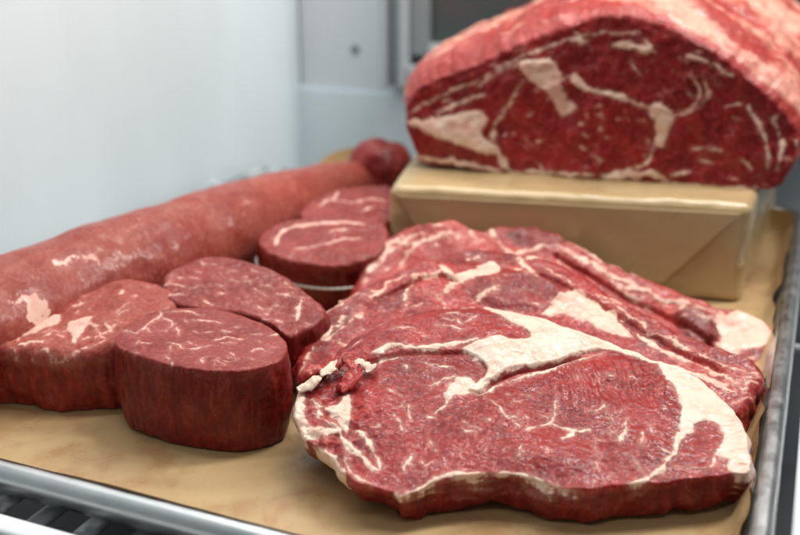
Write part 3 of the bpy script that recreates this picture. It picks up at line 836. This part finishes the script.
# ================================================================== RIB ROAST
L0 = at(412, 166, .0695); R0 = at(790, 190, .0695)
xdir = R0 - L0; xdir[2] = 0; xdir /= np.linalg.norm(xdir)
pr = Plane((L0 + R0) / 2, xdir, (0, 0, 1))
oro = [(405, 106), (411, 94), (430, 80), (452, 72), (478, 62), (506, 49), (540, 34), (570, 22), (598, 15), (625, 14), (652, 19), (680, 31), (710, 47), (738, 66), (762, 87), (783, 108), (796, 128), (799, 142), (796, 158),
       (788, 178), (778, 188), (750, 191), (675, 186), (600, 182), (550, 178), (501, 174), (450, 168), (420, 163), (416, 152), (406, 130)]
fro = [('poly', [(406, 121), (437, 118), (478, 111), (487, 122), (482, 134), (497, 148), (500, 156), (467, 147), (445, 139), (422, 130)]),
       ('line', [(497, 150), (493, 135), (501, 119), (512, 101), (524, 80)], 3), ('line', [(497, 150), (504, 164), (514, 172)], 5),
       ('poly', [(520, 62), (550, 59), (562, 75), (565, 97), (577, 108), (562, 115), (556, 103), (543, 90), (527, 76)]), ('line', [(478, 86), (500, 72), (522, 62)], 2.5), ('line', [(440, 112), (462, 102), (484, 94)], 4),
       ('line', [(560, 80), (574, 76), (584, 88), (600, 92), (622, 97), (645, 106), (667, 109)], 5), ('line', [(570, 78), (586, 86)], 8),
       ('poly', [(648, 105), (671, 108), (672, 127), (663, 145), (655, 142), (656, 123)]), ('line', [(612, 44), (630, 46), (652, 48)], 7), ('line', [(645, 40), (656, 52)], 3), ('line', [(688, 55), (710, 63), (732, 74)], 5), ('line', [(566, 40), (590, 42)], 4),
       ('line', [(690, 75), (699, 90), (695, 105), (678, 112)], 2.2), ('line', [(748, 106), (761, 127), (765, 143), (769, 166)], 4), ('line', [(740, 160), (752, 168)], 3), ('line', [(774, 120), (782, 145), (778, 170)], 3),
       ('line', [(600, 177), (630, 176), (652, 173), (668, 184)], 8), ('line', [(512, 172), (550, 172), (600, 177)], 4), ('line', [(668, 185), (720, 188), (760, 190)], 5), ('line', [(419, 157), (456, 162), (500, 171)], 6),
       ('line', [(690, 150), (706, 148), (720, 150)], 2), ('line', [(700, 160), (716, 165)], 2.5), ('line', [(670, 175), (690, 170)], 2.5), ('line', [(632, 60), (640, 75)], 1.5)]
EYER = [(512, 104), (526, 84), (558, 92), (566, 112), (600, 100), (644, 112), (656, 130), (650, 158), (620, 172), (560, 172), (515, 165), (500, 140)]
fro += [('line', [(497, 150), (494, 130), (505, 110), (524, 80)], 3.4), ('line', [(655, 140), (650, 158), (632, 170), (600, 175)], 2.6), ('line', [(523, 56), (560, 42), (600, 34), (640, 34)], 2.2), ('line', [(408, 114), (437, 97), (475, 81), (508, 64), (525, 56)], 2.0), ('line', [(668, 116), (690, 112), (708, 98), (704, 78)], 2.0)]
def roast_relief(P, pl):
    q = np.concatenate([P, np.zeros((len(P), 1))], 1)
    return fbm(q, 30, 3, 51) * .005
def build_roast():
    root = empty('rib_roast', pr.o)
    root.matrix_world = pr.matrix()
    tag(root, 'large rib roast with marbled cut face and pink fat cap, on the paper package', 'roast')
    na, nr = 620, 110
    o2 = resample_closed(catmull(pr.px(oro), 10), na)
    if poly_area(o2) < 0: o2 = o2[::-1]
    tang = np.roll(o2, -1, 0) - np.roll(o2, 1, 0)
    nrm = np.stack([tang[:, 1], -tang[:, 0]], 1); nrm /= np.linalg.norm(nrm, axis=1)[:, None]
    q3 = np.concatenate([o2, np.zeros((na, 1))], 1)
    o2 = o2 + nrm * (fbm(q3, 90, 4, 3) * .0022)[:, None]
    c = pr.px([(600, 115)])[0]
    tt = np.linspace(0, 1, nr + 1)[1:]
    P = np.vstack([c[None], (c + tt[:, None, None] * (o2[None] - c)).reshape(-1, 2)])
    fat = eval_fat(P, pr, fro + rand_marble(EYER, 22, 3, 9, .8, 1.8, 17, ang=.5, spread=.8) + rand_marble(oro, 26, 4, 14, .8, 2.0, 19, ang=.5, spread=.8), .64, 1.1)
    e = np.concatenate([[.1], ((1 - tt[:, None]) * np.linalg.norm(o2 - c, axis=1)[None]).reshape(-1)])
    q = np.concatenate([P, np.zeros((len(P), 1))], 1)
    z = roast_relief(P, pr) + fbm(q, 160, 3, 6) * .0012 + np.clip(fat / 2, 0, 1) * .0008
    r = .004; er = np.clip(e, 0, r); z -= r - np.sqrt(np.maximum(r * r - (r - er) ** 2, 0))
    A = np.concatenate([P, z[:, None]], 1)
    i = np.arange(na); j = (i + 1) % na
    f1 = [(0, 1 + a, 1 + b) for a, b in zip(i, j)]
    for k in range(nr - 1):
        a = 1 + k * na
        f1 += list(zip(a + i, a + na + i, a + na + j, a + j))
    f1 = [tuple(map(int, f)) for f in f1]
    lower = sstep(-P[:, 1], -.03, 0.0)
    link_mesh('cut_face', A, f1, M['roast_face'], None, None, True, dict(fat=fat, side=np.zeros(len(A)), marb=np.full(len(A), .6), tone=1.0 + .22 * sstep(poly_sd(P, catmull(pr.px(EYER), 4)) * 1000, -2, 3) + fbm(q, 28, 3, 15) * .25)).parent = root
    # body behind the face
    ring0 = A[-na:]
    ns, LEN = 150, .26
    S = []
    fatb, tb = [], []
    fatdir = sstep(nrm[:, 1], -.3, .35)
    for k in range(ns + 1):
        t = k / ns
        d = t * LEN
        grow = .010 * math.sin(min(1, t * 5) * math.pi / 2) + .006 * math.sin(t * math.pi) + .003 * sstep(-o2[:, 0], -.01, .05) * sstep(nrm[:, 1], .25, .85) * math.sin(min(1, t * 9) * math.pi / 2)
        # steps where the cap was scored and cut
        seg = 0
        for pos, dep in ((.028, .004), (.058, .007), (.092, .005), (.13, .006), (.17, .005)):
            seg -= dep * math.exp(-((d - pos) / .0042) ** 2)
        end = 1 - max(0, (t - .86) / .14) ** 2.5 * .55
        q = np.concatenate([o2, np.full((na, 1), -d)], 1)
        lump = fbm(q, 18, 3, 61) * .009 * min(1, t * 8) + fbm(q, 100, 2, 62) * .0008 * min(1, t * 10)
        wob = fbm(q, 18, 2, 64) * .030
        sg = np.zeros(na)
        for pos, dep in ((.050, .0030), (.125, .0035)):
            sg -= dep * np.exp(-((d - pos + wob) / .0045) ** 2)
        gr = (1 + t * (.02 + .32 * sstep(o2[:, 0], -.05, .07)))[:, None]
        bc = np.array([c[0], 0.0])
        xy = bc + (c + (o2 - c) * end - bc) * gr + nrm * ((grow + lump + sg) * fatdir)[:, None]
        xy[:, 0] += .012 * t
        xy[:, 1] = np.maximum(xy[:, 1], 0.0002)
        zz = ring0[:, 2] * (1 - min(1, t * 20)) - d
        S.append(np.concatenate([xy, zz[:, None]], 1))
        base = fbm(q * np.array([1, 1, 1.6]), 16, 4, 71) * 7 + fatdir * 3.0 - 2.4 + fbm(q * np.array([.5, .5, 2.4]), 40, 3, 77) * 4 + (sg * 900)
        base -= 8.0 * np.exp(-(d / (.005 + .024 * sstep(-o2[:, 0], -.035, .03))) ** 2) * sstep(fbm(q, 30, 2, 72), -.55, -.1)
        fatb.append(base)
    S.append(np.array([[c[0], c[1], -LEN]]))
    B = np.concatenate(S)
    fb = np.concatenate(fatb + [np.array([-5.0])])
    f2 = []
    for k in range(ns):
        a = k * na
        f2 += list(zip(a + i, a + na + i, a + na + j, a + j))
    a = ns * na
    f2 += [(a + x, len(B) - 1, a + y) for x, y in zip(i, j)]
    f2 = [tuple(map(int, f)) for f in f2]
    link_mesh('fat_cap', B, f2, M['roast_cap'], None, None, True, dict(fat=fb, side=np.zeros(len(B)), marb=np.full(len(B), .6), tone=np.full(len(B), 1.0))).parent = root
build_roast()

# ================================================================== WRAPPED PACKAGE
def paper_material(name, base, light, dark, rough=.45, wr=1.0, sheen_coat=.15, stain=False):
    n = NB(name)
    fibre = n.noise(900, 3, .6)
    big = n.noise(14, 4, .6)
    col = n.mix(n.mapr(big, .3, .7), base, light)
    col = n.mix(n.mapr(fibre, .5, .75, 0, .25), col, dark)
    ro = n.m('ADD', rough, n.m('MULTIPLY', n.m('SUBTRACT', n.noise(30, 3), .5), .2))
    if stain:
        st = n.mapr(n.m('ADD', n.m('MULTIPLY', n.noise(16, 5, .6), .75), n.m('MULTIPLY', n.noise(60, 3), .25)), .47, .62)
        col = n.mix(n.m('MULTIPLY', st, .5), col, (.30, .145, .065))
        red = n.mapr(n.noise(26, 4, .6, .8), .58, .72)
        col = n.mix(n.m('MULTIPLY', red, .35), col, (.34, .085, .05))
        ro = n.m('SUBTRACT', ro, n.m('MULTIPLY', st, .2))
    crk = n.noise(55, 5, .6, .5, vec=n.mapping(scale=(1, .5, 1)))
    h = n.m('ADD', n.m('MULTIPLY', crk, 1.0), n.m('MULTIPLY', fibre, .12))
    nb = n.bump(h, .35 * wr, .0016)
    n.set(Base_Color=col, Roughness=ro, Normal=nb, Coat_Weight=sheen_coat, Coat_Roughness=.25)
    return n.mat
M['wrap'] = paper_material('wrapping_paper', (.48, .34, .165), (.55, .405, .21), (.37, .245, .11), .30, .9, .6)
M['liner'] = paper_material('liner_paper', (.44, .295, .145), (.51, .36, .185), (.36, .22, .10), .42, .8, .12, stain=True)

BH = .0685
FL, FR = at(388, 186, BH)[:2], at(752, 205, BH)[:2]
az = math.radians(25)
BR = FR + .21 * np.array([math.sin(az), math.cos(az)])
BL = FL + .22 * np.array([math.sin(math.radians(11)), math.cos(math.radians(11))])
cx = (FL + FR + BR + BL) / 4
def quad(u, v):
    u = u[:, None]; v = v[:, None]
    return (1 - v) * ((1 - u) * FL + u * FR) + v * ((1 - u) * BL + u * BR)
def build_package():
    root = empty('paper_package', (cx[0], cx[1], 0))
    tag(root, 'tan paper wrapped box-shaped package holding up the rib roast', 'package')
    n = 110
    W, D, Hh = .22, .21, BH
    half = np.array([W, D, Hh]) / 2
    r = .0065
    lin = np.linspace(-1, 1, n)
    V, Fc, key = [], [], {}
    for ax in range(3):
        for sgn in (-1, 1):
            a, b = [(1, 2), (2, 0), (0, 1)][ax]
            g = np.zeros((n, n, 3))
            # non-uniform: dense at edges
            l2 = np.sin(lin * math.pi / 2)
            g[..., a] = l2[:, None] * half[a]; g[..., b] = l2[None, :] * half[b]; g[..., ax] = sgn * half[ax]
            base = len(V)
            pts = g.reshape(-1, 3)
            idx = []
            for p in pts:
                kk = tuple(np.round(p, 6))
                if kk not in key:
                    key[kk] = len(V); V.append(p)
                idx.append(key[kk])
            idx = np.array(idx).reshape(n, n)
            for x in range(n - 1):
                for y in range(n - 1):
                    q = (idx[x, y], idx[x + 1, y], idx[x + 1, y + 1], idx[x, y + 1])
                    Fc.append(tuple(int(t) for t in (q if sgn > 0 else q[::-1])))
    V = np.array(V)
    inner = np.clip(V, -(half - r), half - r)
    d = V - inner
    L = np.linalg.norm(d, axis=1)[:, None]
    nrm = d / (L + 1e-12)
    V = inner + nrm * r
    w = fbm(V, 22, 3, 81) * .0020 + (.25 - np.abs(fbm(V, 38, 3, 82))) * .0016
    # soft sag of the faces and a dent at the corners
    V = V + nrm * w[:, None]
    sag = (1 - (V[:, 0] / half[0]) ** 2) * (1 - (V[:, 2] / half[2]) ** 2)
    V[:, 1] += np.where(V[:, 1] < 0, sag * .0014, 0)
    # crease lines at the right end
    u = (V[:, 0] / W + .5); v = (V[:, 1] / D + .5)
    xy = quad(u, v)
    out = np.stack([xy[:, 0] - cx[0], xy[:, 1] - cx[1], np.maximum(V[:, 2] + Hh / 2, .0013)], 1)
    link_mesh('wrapper', out, Fc, M['wrap']).parent = root
    # the end flap folded down over the front: a trapezoid of paper
    fd = FR - FL; fl = np.linalg.norm(fd); fd = fd / fl
    fn = np.array([fd[1], -fd[0]])
    nu, nv = 90, 40
    V2 = []
    for k in range(nv + 1):
        t = k / nv
        x0 = .0055 + t * .030; x1 = fl - .0050 - t * .046
        zz = Hh - .0055 - t * (Hh - .018)
        for q in range(nu + 1):
            s = x0 + (x1 - x0) * q / nu
            V2.append((s, zz, t))
    V2 = np.array(V2)
    p = FL + V2[:, :1] * fd
    bend = .0020 + .0018 * V2[:, 2] ** 2
    nz = fbm(np.stack([V2[:, 0], V2[:, 1], 0 * V2[:, 0]], 1), 40, 2, 4) * .0004
    V3 = np.concatenate([p + fn * (bend + nz)[:, None], V2[:, 1:2]], 1) - np.array([cx[0], cx[1], 0])
    f3 = []
    for k in range(nv):
        for q in range(nu):
            a = k * (nu + 1) + q
            f3.append((a, a + nu + 1, a + nu + 2, a + 1))
    back = V3 - np.concatenate([fn * .0003, [0]])
    m_ = len(V3)
    f4 = f3 + [tuple(x + m_ for x in f[::-1]) for f in f3]
    bd = [k for k in range(nu)] 
    loop = [q for q in range(nu + 1)] + [k * (nu + 1) + nu for k in range(1, nv + 1)] + [nv * (nu + 1) + q for q in range(nu - 1, -1, -1)] + [k * (nu + 1) for k in range(nv - 1, 0, -1)]
    for a, b in zip(loop, loop[1:] + loop[:1]):
        f4.append((a, b, b + m_, a + m_))
    link_mesh('end_flap', np.concatenate([V3, back]), f4, M['wrap']).parent = root
build_package()

# ================================================================== SHEET PAN + LINER
AZ = math.radians(22.5)
ex = np.array([math.cos(AZ), -math.sin(AZ)])      # along the front edge, to the right
ey = np.array([math.sin(AZ), math.cos(AZ)])       # away from the viewer
CORN = np.array([.115, .2587])                    # front right corner of the rim
PW, PL_ = .43, .56
def panxy(u, v):                                   # u: 0 left .. PW right, v: 0 front .. PL_
    return CORN + (u - PW) * ex + v * ey
def rr(off, rad, n=26):
    """rounded rectangle of the rim moved inward by off"""
    pts = []
    r = max(rad - off, .004)
    x0, x1, y0, y1 = off, PW - off, off, PL_ - off
    def side(a, b, m):
        for k in range(m):
            pts.append(np.array(a) + (np.array(b) - np.array(a)) * k / m)
    def arc(cx_, cy_, a0, m):
        for k in range(m):
            t = a0 + math.pi / 2 * k / m
            pts.append(np.array([cx_ + r * math.cos(t), cy_ + r * math.sin(t)]))
    side((x0 + r, y0), (x1 - r, y0), n * 5); arc(x1 - r, y0 + r, -math.pi / 2, n // 2)
    side((x1, y0 + r), (x1, y1 - r), n * 6); arc(x1 - r, y1 - r, 0, n // 2)
    side((x1 - r, y1), (x0 + r, y1), n * 5); arc(x0 + r, y1 - r, math.pi / 2, n // 2)
    side((x0, y1 - r), (x0, y0 + r), n * 6); arc(x0 + r, y0 + r, math.pi, n // 2)
    return np.array(pts)
def sweep(profile, rad=.03, z_fn=None, closed=False, cap=False):
    V = []
    for off, z in profile:
        p = rr(off, rad)
        w = np.array([panxy(*q) for q in p])
        zz = np.full(len(p), z)
        V.append(np.concatenate([w, zz[:, None]], 1))
    n = len(V[0]); m = len(V)
    Fc = []
    i = np.arange(n); j = (i + 1) % n
    for k in range(m if closed else m - 1):
        a, b = k * n, ((k + 1) % m) * n
        Fc += [tuple(map(int, f)) for f in zip(a + i, a + j, b + j, b + i)]
    A = np.concatenate(V)
    if cap:
        Fc.append(tuple(int((m - 1) * n + x) for x in i))
    return A, Fc
al = NB('aluminium')
al_s = al.noise(60, 4, .6, vec=al.mapping(scale=(1, 1, 3)))
al_b = al.bump(al.m('ADD', al.noise(240, 4, .7), al.m('MULTIPLY', al_s, .3)), .06, .001)
al.set(Base_Color=al.mix(al_s, (.50, .51, .515), (.66, .67, .67)), Metallic=1.0, Roughness=al.mapr(al_s, .3, .7, .27, .40), Normal=al_b)
M['alu'] = al.mat
pan = empty('sheet_pan', (*panxy(PW / 2, PL_ / 2), 0))
pan.matrix_world = Matrix.Translation(pan.location)
tag(pan, 'shallow aluminium sheet pan with rolled rim, under all the meat', 'pan')
poff = np.array([*panxy(PW / 2, PL_ / 2), 0])
A, Fc = sweep([(.0085, .0180), (.0108, .013), (.0135, .006), (.0155, .002), (.019, -.0005), (.026, -.0008)], cap=True)
link_mesh('basin', A - poff, [f[::-1] if False else f for f in Fc], M['alu']).parent = pan
prof = [(.0042 + .0058 * math.cos(t), .0122 + .0074 * math.sin(t)) for t in np.linspace(0, 2 * math.pi, 17)[:-1]]
A, Fc = sweep(prof, closed=True)
link_mesh('rolled_rim', A - poff, Fc, M['alu']).parent = pan

# liner: floor sheet turned up at the walls, ragged upper edge
def build_liner():
    prof = [(.0084, .0172), (.0092, .0160), (.0105, .0140), (.0120, .0115), (.0138, .0080), (.0160, .0040), (.0195, .0016), (.026, .0005), (.04, .0004), (.06, .0004), (.09, .0004), (.13, .0004), (.17, .0004), (.205, .0004)]
    A, Fc = sweep(prof, cap=True)
    n = len(rr(.0085, .03))
    q = A.copy()
    k = np.repeat(np.arange(len(prof)), n)
    up = np.clip(1 - k / 6.0, 0, 1)
    rightside = sstep((q[:, :2] - poff[:2]) @ ex, .18, .205)
    A[:, 2] += up * (fbm(q, 11, 3, 91) * (.0016 + .014 * rightside) + .0030 * rightside - .0006)
    dcen = A[:, :2] - poff[:2]
    # crumple inward/outward on the wall
    inw = -dcen / np.linalg.norm(dcen, axis=1)[:, None]
    A[:, :2] += inw * (np.clip(up * (fbm(q * np.array([1, 1, .3]), 15, 3, 93) * (.002 + .008 * rightside) + .002), -.0002, None))[:, None]
    A[:, 2] += np.where(k >= 6, np.maximum(fbm(q, 12, 2, 95), 0) * .0006, 0)
    # back-left corner of the sheet stands up, crumpled
    cb = panxy(.035, PL_ - .02)
    dd = np.linalg.norm(A[:, :2] - cb, axis=1)
    A[:, 2] += up * np.exp(-(dd / .035) ** 2) * .020
    o = link_mesh('paper_liner', A, Fc, M['liner'])
    tag(o, 'brown butcher paper lining the sheet pan, turned up at its edges', 'paper')
    return o
build_liner()

# ================================================================== RACK UNDER THE PAN
wt = NB('white_coated_wire')
wt.set(Base_Color=(.72, .76, .78), Roughness=.3, Specular_IOR_Level=.5)
M['white_wire'] = wt.mat
gw = NB('dimmed_slat_wire')
gw.set(Base_Color=gw.mix(gw.mapr(gw.noise(45, 3), .45, .6), (.16, .18, .19), (.72, .76, .78)), Roughness=.35)  # white slats greyed in patches, dimness under the pan painted into the colour
M['grey_wire'] = gw.mat
def bars(specs, r=.002):
    """one bar per spec: (p0, p1, half width, half height), rounded box"""
    V, Fc = [], []
    for p0, p1, hw, hh in specs:
        p0, p1 = np.array(p0, float), np.array(p1, float)
        t = p1 - p0; t /= np.linalg.norm(t)
        s = np.cross(t, (0, 0, 1)); s /= np.linalg.norm(s)
        u = np.cross(s, t)
        base = len(V); m = 16
        for p in (p0, p1):
            for a in range(m):
                an = 2 * math.pi * (a + .5) / m
                cx_ = math.copysign(abs(math.cos(an)) ** .5, math.cos(an)); cy_ = math.copysign(abs(math.sin(an)) ** .5, math.sin(an))
                V.append(p + s * hw * cx_ + u * hh * cy_)
        for a in range(m):
            b = (a + 1) % m
            Fc.append((base + a, base + m + a, base + m + b, base + b))
        Fc.append(tuple(base + a for a in range(m))); Fc.append(tuple(base + m + a for a in range(m))[::-1])
    return np.array(V), Fc
rk = empty('shelf_rack', (*panxy(PW / 2, PL_ / 2), -.02))
rk.matrix_world = Matrix.Translation(rk.location)
tag(rk, 'white slatted shelf rack under the sheet pan, seen past its rim', 'rack')
roff = np.array([*panxy(PW / 2, PL_ / 2), -.02])
def w3(u, v, z): return (*panxy(u, v), z)
V, Fc = bars([(w3(-.3, -.0235, .0085), w3(PW + .02, -.0235, .0085), .0055, .0045)])
link_mesh('front_rail', V - roff, Fc, M['white_wire']).parent = rk
V, Fc = bars([(w3(PW + .0135, -.12, .008), w3(PW + .0135, .62, .008), .0060, .0045)])
link_mesh('side_rail', V - roff, Fc, M['white_wire']).parent = rk
for k in range(20):
    u = -.085 + k * .0245
    V, Fc = bars([(w3(u, -.022, -.003), w3(u, .58, -.003), .0050, .0016)])
    link_mesh('slat', V - roff, Fc, M['grey_wire']).parent = rk
for v in (.095, .33, .52):
    V, Fc = bars([(w3(-.2, v, -.0078), w3(PW + .05, v, -.0078), .0032, .0026)])
    link_mesh('cross_rod', V - roff, Fc, M['white_wire']).parent = rk

# ================================================================== DISPLAY CASE (setting)
def plain(name, col, rough=.4, var=.05, metal=0.0, spec=.5):
    n = NB(name)
    v = n.noise(5, 4, .6, vec=n.mapping(scale=(1, 1, .3)))
    n.set(Base_Color=n.mix(n.mapr(v, .3, .7), tuple(c * (1 - var) for c in col), tuple(min(1, c * (1 + var)) for c in col)), Roughness=rough, Metallic=metal, Specular_IOR_Level=spec,
          Normal=n.bump(n.noise(30, 3), .05, .002))
    return n.mat
M['wall'] = plain('case_white_enamel', (.76, .87, .91), .35)
M['wall2'] = plain('case_white_rear', (.74, .79, .825), .4)
M['dark'] = plain('case_dark_base', (.035, .042, .048), .45, .3)
M['frame'] = plain('grey_frame', (.26, .295, .31), .35)
M['frame2'] = plain('light_frame', (.46, .51, .54), .35)

def boxmesh(name, o, ax, ay, azv, mat, parent=None, bev=.002, kind=None):
    """box from corner o with edge vectors ax, ay, azv, bevelled"""
    import bmesh
    bm = bmesh.new()
    o, ax, ay, azv = (np.array(x, float) for x in (o, ax, ay, azv))
    vs = [bm.verts.new(o + a * ax + b * ay + c * azv) for c in (0, 1) for b in (0, 1) for a in (0, 1)]
    for f in ((0, 2, 3, 1), (4, 5, 7, 6), (0, 1, 5, 4), (2, 6, 7, 3), (0, 4, 6, 2), (1, 3, 7, 5)):
        bm.faces.new([vs[k] for k in f])
    bmesh.ops.recalc_face_normals(bm, faces=bm.faces)
    if bev:
        bmesh.ops.bevel(bm, geom=bm.edges[:], offset=bev, segments=2, affect='EDGES')
    me = bpy.data.meshes.new(name); bm.to_mesh(me); bm.free()
    me.materials.append(mat)
    ob = bpy.data.objects.new(name, me); COL.objects.link(ob)
    if parent is not None: ob.parent = parent
    if kind: ob['kind'] = kind
    return ob
E3 = lambda v: np.array([v[0], v[1], 0.0])
Z3 = np.array([0, 0, 1.0])
d = ray(303, 120); COR = (CAMP + d * (1.12 / d[1]))
COR = np.array([COR[0], COR[1], 0.0])
boxmesh('side_wall', COR - E3(ey) * 1.5 - E3(ex) * .03 + Z3 * -.1, E3(ex) * .03, E3(ey) * 1.5, Z3 * 1.0, M['wall'], kind='structure', bev=.003)
boxmesh('rear_wall', COR + E3(ex) * .0 + Z3 * -.1, E3(ex) * 1.6, E3(ey) * .03, Z3 * 1.0, M['wall2'], kind='structure', bev=0)
prear = Plane(COR, E3(ex), Z3)
def rear(px, py):
    u, z = prear.px([(px, py)])[0]
    return u, z
# low white ledge along the foot of the rear wall
zl = rear(350, 88)[1]
boxmesh('rear_ledge', COR - E3(ex) * .008 - E3(ey) * .007 + Z3 * -.1, E3(ex) * 1.5, E3(ey) * .0055, Z3 * (zl + .1), M['wall'], kind='structure', bev=.0025)
boxmesh('case_floor', np.array([-1.2, -.5, -.09]), (3.2, 0, 0), (0, 2.2, 0), (0, 0, .01), M['dark'], kind='structure', bev=0)
# sliding window in the rear wall
uw, zw = rear(391, 40)
win = empty('sliding_window', COR + E3(ex) * uw)
tag(win, 'grey framed sliding window in the rear of the case, behind the roast', 'window')
def wpart(name, px0, px1, z0, z1, depth, thick, mat, u1=None):
    a = rear(px0, 40)[0] if px0 is not None else 0
    b = rear(px1, 40)[0] if u1 is None else u1
    ob = boxmesh(name, COR + E3(ex) * a - E3(ey) * depth + Z3 * z0, E3(ex) * (b - a), E3(ey) * thick, Z3 * (z1 - z0), mat, bev=.0015)
    ob.parent = win
    ob.matrix_parent_inverse = Matrix.Translation(win.location).inverted()
    return ob
zb = rear(415, 84)[1]; zg = rear(445, 42)[1]; zt = .62; uR = 1.3
wpart('frame', 391, 399, zb, zt, .034, .034, M['frame2'])
wpart('frame', 399.6, 411, zb + .001, zt, .026, .026, M['frame'])
wpart('frame', 411.5, 417, zb + .002, zt, .036, .036, M['frame2'])
wpart('sash', 417.5, 434, zg - .012, zt, .022, .022, M['frame'])
wpart('sash', 434.5, 434, zg - .022, zg, .021, .021, M['frame2'], u1=uR)
wpart('sill', 417.5, 434, zb + .003, zg - .0225, .032, .032, M['frame2'], u1=uR)
gl = NB('glass_painted_reflections')
gl.set(Base_Color=gl.mix(gl.mapr(gl.noise(11, 2), .45, .65), (.055, .072, .070), (.10, .062, .058)), Roughness=.08, Specular_IOR_Level=.5)  # reddish blotches painted into the pane colour as blurred reflections
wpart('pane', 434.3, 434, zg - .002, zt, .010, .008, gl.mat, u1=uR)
# screw on the rear wall
su, sz = rear(355, 49)
import bmesh
bm = bmesh.new()
bmesh.ops.create_uvsphere(bm, u_segments=20, v_segments=10, radius=.0052)
for v in bm.verts:
    v.co.y *= .45
    if abs(v.co.x) < .0009 and v.co.y < 0: v.co.y *= .5
me = bpy.data.meshes.new('screw'); bm.to_mesh(me); bm.free()
for p_ in me.polygons: p_.use_smooth = True
me.materials.append(M['frame'])
scw = bpy.data.objects.new('screw', me); COL.objects.link(scw)
scw.location = COR + E3(ex) * su + Z3 * sz - E3(ey) * .001
scw.rotation_euler = (0, 0, -AZ)
tag(scw, 'small grey screw head in the white rear wall', 'screw')

# ================================================================== LIGHT
def area(name, loc, target, sx, sy, power, col):
    l = bpy.data.lights.new(name, 'AREA')
    l.shape = 'RECTANGLE'; l.size = sx; l.size_y = sy; l.energy = power; l.color = col
    o = bpy.data.objects.new(name, l); COL.objects.link(o)
    o.location = loc
    o.rotation_euler = (Vector(target) - Vector(loc)).to_track_quat('-Z', 'Y').to_euler()
    return o
area('case_or_fill_light', (.14, 1.00, .86), (.02, .50, .02), 1.1, .07, 7.6, (1.0, .95, .89))
area('case_or_fill_light', (.46, .66, .86), (-.10, .60, .05), .10, .8, 8.8, (1.0, .965, .92))
area('case_or_fill_light', (-.02, .52, .98), (-.02, .52, 0), .9, .10, 3.8, (1.0, .965, .92))
area('case_or_fill_light', (.15, -.10, .95), (.12, .62, .12), .9, .12, 1.6, (1.0, .97, .93))  # added front fill, brightens the roast face and the package
wd = bpy.data.worlds.new('World'); scene.world = wd; wd.use_nodes = True
bg = wd.node_tree.nodes['Background']
bg.inputs[0].default_value = (.86, .93, 1.0, 1); bg.inputs[1].default_value = .09

scene.view_settings.view_transform = 'Standard'
scene.view_settings.look = 'None'
scene.view_settings.exposure = 0
scene.render.engine = 'CYCLES'
scene.cycles.use_denoising = True
scene.cycles.max_bounces = 6
